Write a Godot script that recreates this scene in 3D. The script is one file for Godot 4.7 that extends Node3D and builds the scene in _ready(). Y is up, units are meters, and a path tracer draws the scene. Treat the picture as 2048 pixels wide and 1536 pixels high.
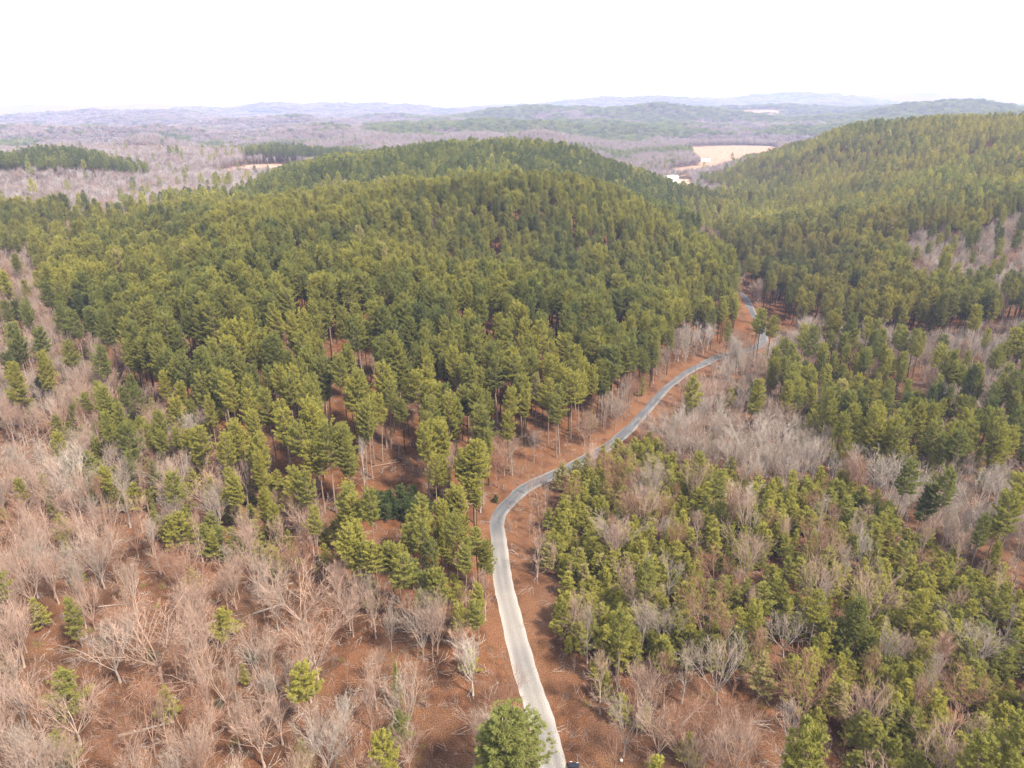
extends Node3D
# A hazy winter view from a drone over pine plantation, bare hardwoods and a narrow country road.

const EYE := 120.0
const LENS := 56.76          # vertical field of view
const WIDE := 0.76           # how far to each side things are built, as tangent (the frame ends at 0.72)
const LOW := 0.62            # and below (the frame ends at 0.54)

var rng := RandomNumberGenerator.new()
var hills := FastNoiseLite.new()
var patches := FastNoiseLite.new()
var tones := FastNoiseLite.new()
var view: Transform3D
var mats := {}

# ---------------------------------------------------------------- land
# places whose height is known: x, z, height
const LAND := [6,-103,0, 2,-139,0, -3,-171,-1, -4,-193,-1, 17,-213,-2, 49,-258,-5, 73,-310,-9, 114,-369,-13, 161,-436,-17, 186,-540,-21, 202,-742,-25, 313,-965,-29,
	350,-1221,-31, 311,-1389,-30, 546,-1892,-31, 667,-2320,-31, -88,-99,5, -41,-102,2, 45,-101,2, 91,-98,5, -119,-141,7, -66,-145,3, -150,-203,7, -41,-194,5, -25,-176,3,
	-216,-308,8, -275,-452,14, -379,-560,16, -304,-614,17, -582,-977,33, -604,-993,4, -146,-401,22, -73,-319,19, -151,-522,28, -45,-548,38, 11,-565,41, 99,-637,20,
	173,-660,-5, -7,-482,10, -5,-317,15, 72,-358,-4, -179,-324,18, -109,-236,14, 76,-164,7, 104,-140,0, 214,-371,-10, 199,-378,-9, 264,-659,-6, 346,-568,7, 323,-466,-1,
	465,-884,17, 760,-1130,64, 589,-1074,60, 487,-1115,47, 448,-1157,19, 387,-1201,0, 320,-1243,-30, 286,-873,-12, -42,-906,45, 78,-904,39, 145,-937,14, 193,-981,-12,
	-157,-729,33, -263,-747,24, -305,-722,17, -413,-1249,14, 26,-421,-4, -15,-432,3, 95,-425,-12, -511,-1026,6, -435,-1065,8, -421,-891,9, 60,-405,-8, 150,-460,-8, -30,-620,26, -200,-620,16,
	0,0,2, -150,50,4, 150,50,3, -400,-200,14, 400,-150,8, 500,-350,4, -600,-500,12, 700,-600,40, 200,-1200,-28, -300,-1150,8, -700,-1100,12, 900,-1300,55]
# hills farther off: x, z, half width across, half depth, height
const FAR_HILLS := [0,-2950,560,260,62, 260,-3300,500,260,48, 30,-4500,700,420,92, 223,-1950,330,260,46, -880,-1920,300,150,64, -1250,-2900,600,330,40, 950,-4200,560,320,92, 1900,-5200,900,420,104,
	-700,-4000,900,420,52, -2600,-5200,900,500,66, 1500,-2900,700,360,62, 2300,-3600,800,420,96, -1900,-7600,1400,700,84, 900,-8200,1600,800,112, 3200,-8800,1600,800,150, 5200,-9500,1500,900,175, -5200,-9200,1800,900,110,
	-9000,-15000,4200,1500,185, -2500,-17000,4500,1500,165, 4500,-16000,4000,1500,185, 11000,-15500,4000,1600,240]
var known := PackedVector3Array()
var weight := PackedFloat64Array()
const GX := -1700.0
const GZ := -2600.0
const GS := 20.0
const GNX := 171
const GNZ := 151
var grid := PackedFloat32Array()

func solve_land() -> void:
	for i in range(0, LAND.size(), 3):
		known.append(Vector3(LAND[i] / 100.0, LAND[i + 2], LAND[i + 1] / 100.0))
	var n := known.size()
	var m := n + 3
	var a: Array[PackedFloat64Array] = []
	for i in m:
		var row := PackedFloat64Array()
		row.resize(m + 1)
		a.append(row)
	for i in n:
		for j in n:
			a[i][j] = bend(known[i].x - known[j].x, known[i].z - known[j].z) + (0.02 if i == j else 0.0)
		a[i][n] = 1.0
		a[i][n + 1] = known[i].x
		a[i][n + 2] = known[i].z
		a[n][i] = 1.0
		a[n + 1][i] = known[i].x
		a[n + 2][i] = known[i].z
		a[i][m] = known[i].y
	for i in m:
		var p := i
		for k in range(i, m):
			if absf(a[k][i]) > absf(a[p][i]):
				p = k
		var t: PackedFloat64Array = a[i]
		a[i] = a[p]
		a[p] = t
		var top: PackedFloat64Array = a[i]
		for k in range(i + 1, m):
			var f: float = a[k][i] / top[i]
			if f != 0.0:
				var row: PackedFloat64Array = a[k]
				for j in range(i, m + 1):
					row[j] -= f * top[j]
				a[k] = row
	weight.resize(m)
	for i in range(m - 1, -1, -1):
		var s: float = a[i][m]
		for j in range(i + 1, m):
			s -= a[i][j] * weight[j]
		weight[i] = s / a[i][i]
	grid.resize(GNX * GNZ)
	for j in GNZ:
		for i in GNX:
			grid[j * GNX + i] = near_height(GX + i * GS, GZ + j * GS)

func bend(dx: float, dz: float) -> float:
	var d := dx * dx + dz * dz
	return 0.5 * d * log(d + 1e-9)

func near_height(x: float, z: float) -> float:
	var n := known.size()
	var qx := x / 100.0
	var qz := z / 100.0
	var h := weight[n] + weight[n + 1] * qx + weight[n + 2] * qz
	for i in n:
		var dx := known[i].x - qx
		var dz := known[i].z - qz
		var d := dx * dx + dz * dz
		h += weight[i] * 0.5 * d * log(d + 1e-9)
	return h

func far_height(x: float, z: float) -> float:
	var h := -36.0 + 68.0 * hills.get_noise_2d(x, z) + 13.0 * hills.get_noise_2d(x * 2.7 + 900.0, z * 2.7)
	h += maxf(0.0, 60.0 * hills.get_noise_2d(x * 0.35 - 3000.0, z * 0.35)) * smoothstep(2500.0, 7000.0, -z)
	var top := 0.0
	for i in range(0, FAR_HILLS.size(), 5):
		var u: float = (x - FAR_HILLS[i]) / FAR_HILLS[i + 2]
		var v: float = (z - FAR_HILLS[i + 1]) / FAR_HILLS[i + 3]
		var d := u * u + v * v
		if d < 6.0:
			top = maxf(top, FAR_HILLS[i + 4] * exp(-d))
	h += top
	# the river bottom with its fields is flat
	var fx := (x - 600.0) / 420.0
	var fz := (z + 2080.0) / 520.0
	h = lerpf(h, -31.0, clampf(1.6 - (fx * fx + fz * fz), 0.0, 1.0))
	# distant mountains on the right
	var mx := (x - 17000.0) / 8500.0
	var mz := (z + 27000.0) / 2600.0
	h += 620.0 * exp(-mx * mx - mz * mz) * (0.75 + 0.5 * hills.get_noise_2d(x * 0.25, 700.0))
	return h - (x * x + z * z) / 12740000.0

func land(x: float, z: float) -> float:
	var r := sqrt(x * x + z * z)
	var k := smoothstep(1500.0, 2150.0, r)
	var h := 0.0
	if k < 1.0:
		var u := clampf((x - GX) / GS, 0.0, GNX - 1.001)
		var v := clampf((z - GZ) / GS, 0.0, GNZ - 1.001)
		var i := int(u)
		var j := int(v)
		u -= i
		v -= j
		var at := j * GNX + i
		h = lerpf(lerpf(grid[at], grid[at + 1], u), lerpf(grid[at + GNX], grid[at + GNX + 1], u), v)
		h += 0.9 * hills.get_noise_2d(x * 18.0, z * 18.0) * smoothstep(3.0, 14.0, road_gap(x, z))
	if k > 0.0:
		h = lerpf(h, far_height(x, z), k)
	return h

func spot(x: float, z: float) -> Vector3:
	return Vector3(x, land(x, z), z)

# ---------------------------------------------------------------- road
const ROAD := [9.3, -88.4, 7.3, -99.3, 5.6, -110.0, 2.7, -123.1, -0.3, -140.1, -2.5, -153.1, -3.7, -164.1, -4.6, -175.7, -5.4, -185.2, -3.3, -193.9, 3.2, -205.4, 13.8, -216.1, 25.2, -227.5, 37.2, -242.4,
	48.3, -261.5, 61.0, -287.9, 76.0, -316.6, 97.8, -345.8, 117.7, -369.4, 135.5, -381.9, 149.1, -400.4, 159.3, -436.4, 158.6, -456.1, 167.6, -519.7, 171.2, -574.7, 170.7, -620.4, 224.3, -784.8, 278.2, -857.1,
	321.4, -1077.9, 327.5, -1141.0, 326.6, -1374.6]
var lane := PackedVector2Array()
const LX := -40.0
const LZ := -700.0
const LS := 4.0
const LNX := 81
const LNZ := 168
var gaps := PackedFloat32Array()

func solve_road() -> void:
	var p := PackedVector2Array()
	p.append(Vector2(14.0, -60.0))
	for i in range(0, ROAD.size(), 2):
		p.append(Vector2(ROAD[i], ROAD[i + 1]))
	p.append(Vector2(326.0, -1480.0))
	for i in range(1, p.size() - 2):
		var steps := int(p[i].distance_to(p[i + 1]) / 2.5) + 1
		for s in steps:
			lane.append(p[i].cubic_interpolate(p[i + 1], p[i - 1], p[i + 2], float(s) / steps))
	gaps.resize(LNX * LNZ)
	for j in LNZ:
		for i in LNX:
			var q := Vector2(LX + i * LS, LZ + j * LS)
			var best := 1e9
			for k in range(0, lane.size(), 2):
				best = minf(best, q.distance_squared_to(lane[k]))
			gaps[j * LNX + i] = sqrt(best)

func road_gap(x: float, z: float) -> float:
	var u := (x - LX) / LS
	var v := (z - LZ) / LS
	if u < 0.0 or v < 0.0 or u >= LNX - 1 or v >= LNZ - 1:
		return 60.0
	var i := int(u)
	var j := int(v)
	u -= i
	v -= j
	var at := j * LNX + i
	return lerpf(lerpf(gaps[at], gaps[at + 1], u), lerpf(gaps[at + LNX], gaps[at + LNX + 1], u), v)

# ---------------------------------------------------------------- stands of trees
# name: outline as x, z pairs
const STANDS := {
	"left_hardwood": [-450,-482, -322,-473, -236,-356, -161,-272, -124,-233, -90,-207, -70,-189, -64,-174, -52,-157, -40,-144, -30,-136, -16,-128, -2,-118, 2,-101, 2,-60, -130,-60],
	"left_mix": [-171,-242, -124,-233, -90,-207, -70,-189, -49,-176, -43,-159, -66,-155, -89,-161, -112,-172, -138,-192],
	"topleft_bare": [-385,-576, -370,-638, -352,-732, -294,-615, -300,-558, -311,-530, -350,-526],
	"right_scrub": [12,-197, 34,-209, 63,-211, 75,-197, 109,-202, 111,-175, 121,-155, 147,-145, 120,-80, 69,-82, 61,-99, 57,-107, 45,-117, 29,-120, 16,-118, 9,-131, 8,-159],
	"right_bottom": [16,-116, 29,-118, 44,-115, 56,-105, 60,-98, 68,-87, 70,-60, 14,-60, 13,-102],
	"verge_bare": [-2,-160, -2,-185, 9,-203, 17,-203, 8,-159, 9,-131, 16,-118, 13,-110, 6,-133],
	"right_pale": [59,-248, 88,-290, 117,-312, 108,-254, 112,-231, 113,-211, 142,-202, 194,-206, 158,-160, 124,-161, 112,-177, 106,-200, 75,-196, 63,-212, 52,-216],
	"right_mid_pines": [106,-248, 129,-300, 159,-340, 183,-313, 183,-251, 215,-233, 196,-210, 146,-210, 115,-215, 114,-236],
	"road_bare": [70,-325, 107,-384, 124,-365, 166,-422, 186,-371, 220,-359, 317,-366, 225,-246, 193,-267, 192,-331, 165,-353, 131,-305, 113,-299, 88,-290, 59,-248, 59,-279],
	"hill_gap": [304,-553, 333,-575, 360,-554, 431,-598, 499,-563, 358,-372, 298,-422, 260,-460],
	"clearing": [-47,-204, -35,-229, -28,-215, -28,-194, -38,-169, -47,-173],
	"clearing_b": [-43,-168, -32,-169, -26,-152, -37,-148],
	"crest_bare": [-174,-665, -146,-666, -144,-702, -177,-720, -202,-700],
	"field": [304,-1508, 366,-1645, 440,-1719, 557,-2366, 713,-2427, 846,-2414, 756,-2072, 467,-1506, 392,-1448, 345,-1454],
	"yard": [264,-1390, 300,-1426, 340,-1400, 323,-1300, 303,-1234, 265,-1131, 253,-1196],
}
# shares of tall pines, bushy pines, bare trees, bare saplings; how far apart
const MIX := {
	"left_hardwood": [0.02, 0.09, 0.68, 0.14, 5.1], "left_mix": [0.22, 0.42, 0.26, 0.10, 4.1], "topleft_bare": [0.2, 0.1, 0.6, 0.1, 6.0], "right_scrub": [0.02, 0.75, 0.08, 0.15, 3.1],
	"right_bottom": [0.03, 0.18, 0.30, 0.49, 4.3], "verge_bare": [0.0, 0.06, 0.14, 0.8, 3.4], "right_pale": [0.02, 0.07, 0.74, 0.17, 5.2], "right_mid_pines": [0.45, 0.43, 0.05, 0.07, 5.0],
	"road_bare": [0.05, 0.06, 0.6, 0.29, 5.0], "hill_gap": [0.06, 0.06, 0.6, 0.28, 5.2], "clearing": [0.25, 0.02, 0.01, 0.25, 8.0], "clearing_b": [0.2, 0.03, 0.1, 0.2, 7.0], "crest_mix": [0.62, 0.02, 0.26, 0.1, 5.4], "road_fringe": [0.22, 0.06, 0.2, 0.5, 3.4], "left_crest": [0.48, 0.12, 0.28, 0.12, 5.0], "left_back": [0.07, 0.13, 0.58, 0.22, 4.8], "crest_bare": [0.3, 0.0, 0.6, 0.1, 6.0],
	"field": [0.0, 0.0, 0.0, 0.0, 6.0], "yard": [0.0, 0.0, 0.03, 0.0, 6.0],
	"young_edge": [0.84, 0.04, 0.05, 0.07, 4.2], "plantation": [0.92, 0.02, 0.04, 0.02, 5.2], "valley": [0.012, 0.01, 0.88, 0.098, 5.6], "hillside": [0.88, 0.03, 0.06, 0.03, 5.6], "back_hill": [0.98, 0.0, 0.02, 0.0, 5.6],
}
var outlines := {}

func stand_of(x: float, z: float) -> String:
	var q := Vector2(x, z)
	for order in ["clearing", "clearing_b", "left_mix", "left_hardwood", "verge_bare", "right_scrub", "right_bottom", "right_pale", "right_mid_pines", "road_bare", "hill_gap", "crest_bare", "topleft_bare", "field", "yard"]:
		if Geometry2D.is_point_in_polygon(q, outlines[order]):
			return "left_back" if order == "left_hardwood" and z < -225.0 else order
	if z < -196.0 and z > -262.0 and x < 90.0 and x > -6.0 and x > lane_x(z):
		return "right_scrub" if z > -236.0 else "right_pale"
	if z < -200.0 and z > -460.0 and road_gap(x, z) < 10.5:
		return "road_fringe"
	if x < -240.0 and x > -420.0 and z < -470.0 and z > -640.0:
		return "left_crest"
	var a := (x + 630.0) / 150.0
	var b := (z + 960.0) / 120.0
	if a * a + b * b < 1.0:
		return "back_hill"
	a = (x + 400.0) / 75.0
	b = (z + 1205.0) / 85.0
	if a * a + b * b < 1.0:
		return "field"
	if x > -465.0 and x < -270.0 and z < -1292.0 and z > -1420.0:
		return "back_hill"
	if x < -262.0 and z < -690.0 - (x + 262.0) * 0.35:
		return "valley"
	if z < -1060.0 and x < 330.0:
		return "valley"
	if x > 215.0 and z < -1290.0:
		return "valley"
	if x > 150.0 + maxf(0.0, -z - 450.0) * 0.12:
		return "crest_mix" if patches.get_noise_2d(x * 5.0 + 50.0, z * 5.0) > 0.2 else "hillside"
	if z > -180.0 and x < 0.0:
		return "young_edge"
	if z < -660.0:
		return "back_hill"
	if z < -430.0 and patches.get_noise_2d(x * 5.0, z * 5.0) > 0.12:
		return "crest_mix"
	return "plantation"

# ---------------------------------------------------------------- shapes
class Shape:
	var v := PackedVector3Array()
	var c := PackedColorArray()
	func tri(a: Vector3, b: Vector3, d: Vector3, col: Color) -> void:
		v.append(a)
		v.append(b)
		v.append(d)
		c.append(col)
		c.append(col)
		c.append(col)
	func quad(a: Vector3, b: Vector3, d: Vector3, e: Vector3, col: Color) -> void:
		tri(a, b, d, col)
		tri(a, d, e, col)
	func tube(a: Vector3, b: Vector3, ra: float, rb: float, n: int, col: Color) -> void:
		var d := (b - a).normalized()
		var s := d.cross(Vector3.RIGHT if absf(d.x) < 0.8 else Vector3.UP).normalized()
		var t := d.cross(s)
		for i in n:
			var p := s * cos(TAU * i / n) + t * sin(TAU * i / n)
			var q := s * cos(TAU * (i + 1) / n) + t * sin(TAU * (i + 1) / n)
			tri(a + p * ra, b + p * rb, a + q * ra, col)
			if rb > 0.002:
				tri(b + p * rb, b + q * rb, a + q * ra, col)
	func disc(at: Vector3, axis: Vector3, r: float, n: int, col: Color) -> void:
		var s := axis.cross(Vector3.RIGHT if absf(axis.x) < 0.8 else Vector3.UP).normalized()
		var t := axis.cross(s)
		for i in n:
			tri(at, at + (s * cos(TAU * i / n) + t * sin(TAU * i / n)) * r, at + (s * cos(TAU * (i + 1) / n) + t * sin(TAU * (i + 1) / n)) * r, col)
	func box(lo: Vector3, hi: Vector3, col: Color) -> void:
		var p: Array[Vector3] = []
		for i in 8:
			p.append(Vector3(hi.x if i & 1 else lo.x, hi.y if i & 2 else lo.y, hi.z if i & 4 else lo.z))
		quad(p[0], p[2], p[3], p[1], col)
		quad(p[4], p[5], p[7], p[6], col)
		quad(p[0], p[4], p[6], p[2], col)
		quad(p[1], p[3], p[7], p[5], col)
		quad(p[2], p[6], p[7], p[3], col)
		quad(p[0], p[1], p[5], p[4], col)
	func put(m: ArrayMesh, mat: Material) -> ArrayMesh:
		var arrays := []
		arrays.resize(Mesh.ARRAY_MAX)
		arrays[Mesh.ARRAY_VERTEX] = v
		arrays[Mesh.ARRAY_COLOR] = c
		m.add_surface_from_arrays(Mesh.PRIMITIVE_TRIANGLES, arrays)
		m.surface_set_material(m.get_surface_count() - 1, mat)
		return m
	func mesh(mat: Material) -> ArrayMesh:
		return put(ArrayMesh.new(), mat)

func r1() -> float:
	return rng.randf_range(-1.0, 1.0)

func rv() -> Vector3:
	return Vector3(r1(), r1(), r1())

func grey(lo: float, hi: float) -> Color:
	var g := rng.randf_range(lo, hi)
	return Color(g * rng.randf_range(0.94, 1.06), g, g * rng.randf_range(0.9, 1.1))

func blade(s: Shape, p: Vector3, d: Vector3, length: float, w: float, col: Color) -> void:
	var side := d.cross(rv()).normalized() * w * 0.5
	s.tri(p - side, p + side, p + d * length, col)

func tuft(s: Shape, p: Vector3, out: Vector3, n: int, length: float, w: float, tone: float) -> void:
	for k in n:
		var d := (out * 0.7 + Vector3.UP * 0.35 + rv() * 0.95).normalized()
		var g := tone * rng.randf_range(0.82, 1.2)
		blade(s, p + rv() * 0.12, d, length * rng.randf_range(0.7, 1.25), w, Color(g * rng.randf_range(0.92, 1.1), g, g * rng.randf_range(0.8, 1.15)))

# A tall plantation pine: a straight bare trunk and a rounded, ragged crown of needle tufts on up-curving limbs.
func make_pine(tall: float, low: float, reach: float, limbs: int, fine: float) -> Array:
	var wood := Shape.new()
	var crown := Shape.new()
	var lean := Vector3(r1(), 0.0, r1()) * 0.035
	var axis := func(h: float) -> Vector3: return Vector3(0, h, 0) + lean * h + Vector3(sin(h * 0.35) * 0.12, 0, cos(h * 0.28) * 0.12)
	var bark := Color(0.15, 0.105, 0.08)
	var steps := 7
	for i in steps:
		var a := tall * 0.98 * i / steps
		var b := tall * 0.98 * (i + 1) / steps
		wood.tube(axis.call(a), axis.call(b), 0.27 * (1.0 - 0.85 * a / tall), 0.27 * (1.0 - 0.85 * b / tall), 6, bark * rng.randf_range(0.85, 1.15))
	for i in 9:
		var h := tall * rng.randf_range(0.3, 1.0 - low)
		var d := Vector3(r1(), 0.15 * r1(), r1()).normalized()
		var p: Vector3 = axis.call(h)
		wood.tube(p, p + d * rng.randf_range(0.5, 1.7), 0.035, 0.012, 3, bark * 1.2)
	var turn := rng.randf() * TAU
	var lopside := Vector3(r1(), 0, r1()) * 0.35
	for i in limbs:
		var t := (i + rng.randf()) / limbs
		var h := tall * (1.0 - low + low * t * 0.97)
		turn += 2.4 + r1() * 0.5
		var wide := reach * pow(1.0 - t, 0.48) * (0.55 + 0.45 * smoothstep(0.0, 0.3, t)) * rng.randf_range(0.65, 1.15) + 0.4
		var flat := Vector3(cos(turn), 0, sin(turn))
		wide *= 1.0 + flat.dot(lopside)
		var rise := lerpf(0.02, 1.1, t * t) + r1() * 0.15
		var p: Vector3 = axis.call(h)
		var mid := p + (flat + Vector3.UP * rise * 0.4) * wide * 0.5
		var tip := p + (flat + Vector3.UP * (rise + 0.28)) * wide
		wood.tube(p, mid, 0.07, 0.045, 3, bark)
		wood.tube(mid, tip, 0.045, 0.015, 3, bark)
		var n := int((3.0 + wide * 4.2) * fine)
		var tone := rng.randf_range(0.78, 1.25)
		for k in n:
			var u := rng.randf_range(0.28, 1.04)
			var q := p.lerp(mid, u * 2.0) if u < 0.5 else mid.lerp(tip, u * 2.0 - 1.0)
			var side := flat.cross(Vector3.UP) * r1() * wide * 0.3 * (1.15 - u * 0.4)
			tuft(crown, q + side + Vector3.UP * absf(r1()) * 0.25, (flat * 0.5 + side * 0.4).normalized(), 12, 0.62 / sqrt(fine), 0.17 / sqrt(fine), tone * rng.randf_range(0.62, 1.45))
	return [wood, crown]

# A bushy pine of old fields: leafy nearly to the ground, irregular, with level sprays that turn up at their ends.
func make_scrub(tall: float, reach: float, limbs: int, base: float) -> Array:
	var wood := Shape.new()
	var crown := Shape.new()
	var bark := Color(0.14, 0.10, 0.085)
	var lean := Vector3(r1(), 0, r1()) * 0.06
	for i in 5:
		var a := tall * 0.97 * i / 5.0
		var b := tall * 0.97 * (i + 1) / 5.0
		wood.tube(Vector3.UP * a + lean * a, Vector3.UP * b + lean * b, 0.16 * (1.0 - 0.85 * a / tall), 0.16 * (1.0 - 0.85 * b / tall), 5, bark)
	var turn := rng.randf() * TAU
	for i in limbs:
		var t := (i + rng.randf()) / limbs
		var h := tall * lerpf(base, 0.98, t)
		turn += 2.4 + r1() * 0.6
		var wide := reach * (pow(1.0 - t, 0.8) * 0.95 + 0.1) * rng.randf_range(0.5, 1.2)
		var flat := Vector3(cos(turn), 0, sin(turn))
		var rise := lerpf(0.1, 0.9, t) + r1() * 0.15
		var p := Vector3.UP * h + lean * h
		var tip := p + (flat + Vector3.UP * rise) * wide
		wood.tube(p, tip, 0.04, 0.012, 3, bark)
		var n := int(3.0 + wide * 6.0)
		var tone := rng.randf_range(0.75, 1.25)
		for k in n:
			var u := rng.randf_range(0.25, 1.05)
			var side := flat.cross(Vector3.UP) * r1() * wide * 0.34 * (1.2 - u * 0.7)
			var q := p.lerp(tip, u) + side + Vector3.UP * (u * u * 0.35 + r1() * 0.1)
			tuft(crown, q, (flat * 0.8 + side * 0.5).normalized(), 14, 0.37, 0.088, tone * rng.randf_range(0.62, 1.5))
	return [wood, crown]

func grow(wood: Shape, twigs: Shape, p: Vector3, d: Vector3, length: float, r: float, level: int, last: int, wide: float) -> void:
	var steps := 3 if level < 2 else 2
	var q := p
	var dirs: Array[Vector3] = []
	var ends: Array[Vector3] = [p]
	for i in steps:
		d = (d + rv() * (0.16 + 0.05 * level) + Vector3.UP * 0.13).normalized()
		var e := q + d * length / steps
		var ra := r * (1.0 - 0.6 * i / steps)
		var rb := r * (1.0 - 0.6 * (i + 1) / steps)
		var shade := grey(0.85, 1.15)
		if level <= 1:
			wood.tube(q, e, ra, rb, 5 if level == 0 else 4, shade)
		else:
			twigs.tube(q, e, ra, rb, 3, shade)
		q = e
		dirs.append(d)
		ends.append(q)
	var n: int = [6, 5, 4, 3][mini(level, 3)] + rng.randi_range(0, 1)
	for k in n:
		var u := lerpf(0.3, 1.0, (k + rng.randf() * 0.8) / n)
		var at := minf(u * steps, steps - 0.001)
		var i := int(at)
		var from := ends[i].lerp(ends[i + 1], at - i)
		var side := dirs[i].cross(rv()).normalized()
		var dd := (dirs[i] + side * rng.randf_range(0.45, 0.95) * wide + Vector3.UP * 0.12).normalized()
		var ll := length * rng.randf_range(0.42, 0.68) * (1.15 - u * 0.35)
		if level + 1 >= last:
			blade(twigs, from, dd, maxf(ll, 0.75), 0.05, grey(0.8, 1.3))
		else:
			grow(wood, twigs, from, dd, ll, r * 0.42 * (1.2 - u * 0.4), level + 1, last, wide)

# A bare hardwood. shape 0: round and wide, forking low; 1: upright with a leader; 2: a vase of steep limbs.
func make_bare(tall: float, shape: int, last: int) -> Array:
	var wood := Shape.new()
	var twigs := Shape.new()
	var fork: float = tall * [0.22, 0.4, 0.28][shape]
	var r := tall * 0.0125
	var lean := Vector3(r1(), 0, r1()) * 0.06
	var p := Vector3.ZERO
	for i in 4:
		var e: Vector3 = Vector3.UP * fork * (i + 1) / 4.0 + lean * fork * (i + 1) / 4.0 + rv() * 0.08
		wood.tube(p, e, r * (1.15 - 0.1 * i if i else 1.5), r * (1.05 - 0.1 * i), 7, grey(0.8, 1.1))
		p = e
	var limbs: int = [7, 3, 6][shape]
	var turn := rng.randf() * TAU
	for i in limbs:
		turn += TAU / limbs + r1() * 0.4
		var out: float = [rng.randf_range(0.25, 0.75), rng.randf_range(0.1, 0.3), rng.randf_range(0.15, 0.42)][shape]
		var d := Vector3(cos(turn) * out, 1.0, sin(turn) * out).normalized()
		grow(wood, twigs, p - Vector3.UP * rng.randf() * fork * 0.12, d, (tall - fork) * rng.randf_range(0.62, 0.85), r * 0.48, 0, last, [1.0, 0.8, 0.75][shape])
	if shape == 1:
		for i in 9:
			turn += 2.4
			var h := rng.randf_range(0.45, 0.95)
			grow(wood, twigs, p * h, Vector3(cos(turn), 0.75, sin(turn)).normalized(), tall * 0.17 * rng.randf_range(0.7, 1.3), r * 0.25, 1, last, 1.0)
	return [wood, twigs]

func make_sapling(tall: float, many: int) -> Shape:
	var s := Shape.new()
	for m in many:
		var p := Vector3(r1(), 0, r1()) * 0.25 * (many - 1)
		var d := (Vector3.UP + rv() * 0.12).normalized()
		var h := tall * rng.randf_range(0.7, 1.0)
		s.tube(p, p + d * h * 0.5, 0.05, 0.035, 3, grey(0.8, 1.1))
		s.tube(p + d * h * 0.5, p + d * h, 0.035, 0.01, 3, grey(0.85, 1.15))
		for i in 16:
			var u := rng.randf_range(0.35, 0.97)
			var e := (d + rv() * 0.8 + Vector3.UP * 0.4).normalized()
			var l := h * 0.2 * rng.randf_range(0.5, 1.2)
			var q := p + d * h * u
			s.tube(q, q + e * l, 0.018, 0.006, 3, grey(0.9, 1.2))
			for k in 4:
				blade(s, q + e * l * rng.randf_range(0.3, 1.0), (e + rv() * 0.7).normalized(), l * 0.55, 0.035, grey(0.9, 1.25))
	return s

func joined(a: Shape, am: Material, b: Shape, bm: Material) -> ArrayMesh:
	var m := ArrayMesh.new()
	a.put(m, am)
	b.put(m, bm)
	return m

# crowns as they need to be a kilometre off and more
func make_far_pine(blades: int, big: float, tall: float, low: float, reach: float) -> Shape:
	var s := Shape.new()
	s.tube(Vector3.ZERO, Vector3.UP * tall * 0.8, 0.25, 0.1, 3, Color(0.9, 0.6, 0.9))
	for i in blades:
		var t := rng.randf()
		var a := rng.randf() * TAU
		var wide := reach * pow(1.0 - t, 0.5) * (0.6 + 0.4 * smoothstep(0.0, 0.3, t)) * sqrt(rng.randf_range(0.2, 1.0))
		var out := Vector3(cos(a), 0, sin(a))
		var g := rng.randf_range(0.7, 1.25)
		blade(s, out * wide + Vector3.UP * tall * (1.0 - low + low * 0.92 * t), (out * 0.6 + Vector3.UP * 0.5 + rv() * 0.8).normalized(), big * rng.randf_range(0.7, 1.3), big * 0.42, Color(g, g, g))
	return s

func make_far_bare(limbs: int, tall: float, reach: float, w: float) -> Shape:
	var s := Shape.new()
	s.tube(Vector3.ZERO, Vector3.UP * tall * 0.5, 0.2, 0.12, 3, grey(0.8, 1.0))
	for i in limbs:
		var a := rng.randf() * TAU
		var out := Vector3(cos(a), 0, sin(a))
		var p := Vector3.UP * tall * rng.randf_range(0.28, 0.7)
		var d := (out * rng.randf_range(0.25, 0.9) + Vector3.UP).normalized()
		var l := reach * rng.randf_range(0.7, 1.2)
		var g := grey(0.8, 1.2)
		blade(s, p, d, l, w * 1.6, g)
		for k in 5:
			blade(s, p + d * l * rng.randf_range(0.3, 0.9), (d + rv() * 0.8 + Vector3.UP * 0.2).normalized(), l * 0.5, w, g * rng.randf_range(0.9, 1.2))
	return s

# ---------------------------------------------------------------- materials
func lin(r: float, g: float, b: float) -> Color:
	return Color(r, g, b).linear_to_srgb()

func plain(called: String, c: Color, rough := 0.9, vertex := false) -> StandardMaterial3D:
	var m := StandardMaterial3D.new()
	m.resource_name = called
	m.albedo_color = c
	m.roughness = rough
	m.metallic_specular = 0.25
	m.vertex_color_use_as_albedo = vertex
	return m

func leafy(called: String, c: Color) -> StandardMaterial3D:
	var m := plain(called, c, 0.75, true)
	m.backlight_enabled = true
	m.backlight = Color(0.9, 0.95, 0.6)
	return m

func noise_picture(seed_no: int, freq: float, ramp: Array, stops: Array, size := 1024) -> NoiseTexture2D:
	var n := FastNoiseLite.new()
	n.seed = seed_no
	n.noise_type = FastNoiseLite.TYPE_SIMPLEX_SMOOTH
	n.frequency = freq
	n.fractal_octaves = 6
	n.fractal_gain = 0.62
	var g := Gradient.new()
	g.offsets = PackedFloat32Array(stops)
	g.colors = PackedColorArray(ramp)
	var t := NoiseTexture2D.new()
	t.width = size
	t.height = size
	t.seamless = true
	t.noise = n
	t.color_ramp = g
	return t

# ---------------------------------------------------------------- naming
var used := {}
func numbered(called: String) -> String:
	var n: int = used.get(called, 0)
	used[called] = n + 1
	return called if n == 0 else "%s_%03d" % [called, n]

func tag(o: Node, label: String, category: String, group := "", kind := "") -> void:
	if label:
		o.set_meta("label", label)
	if category:
		o.set_meta("category", category)
	if group:
		o.set_meta("group", group)
	if kind:
		o.set_meta("kind", kind)

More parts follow.
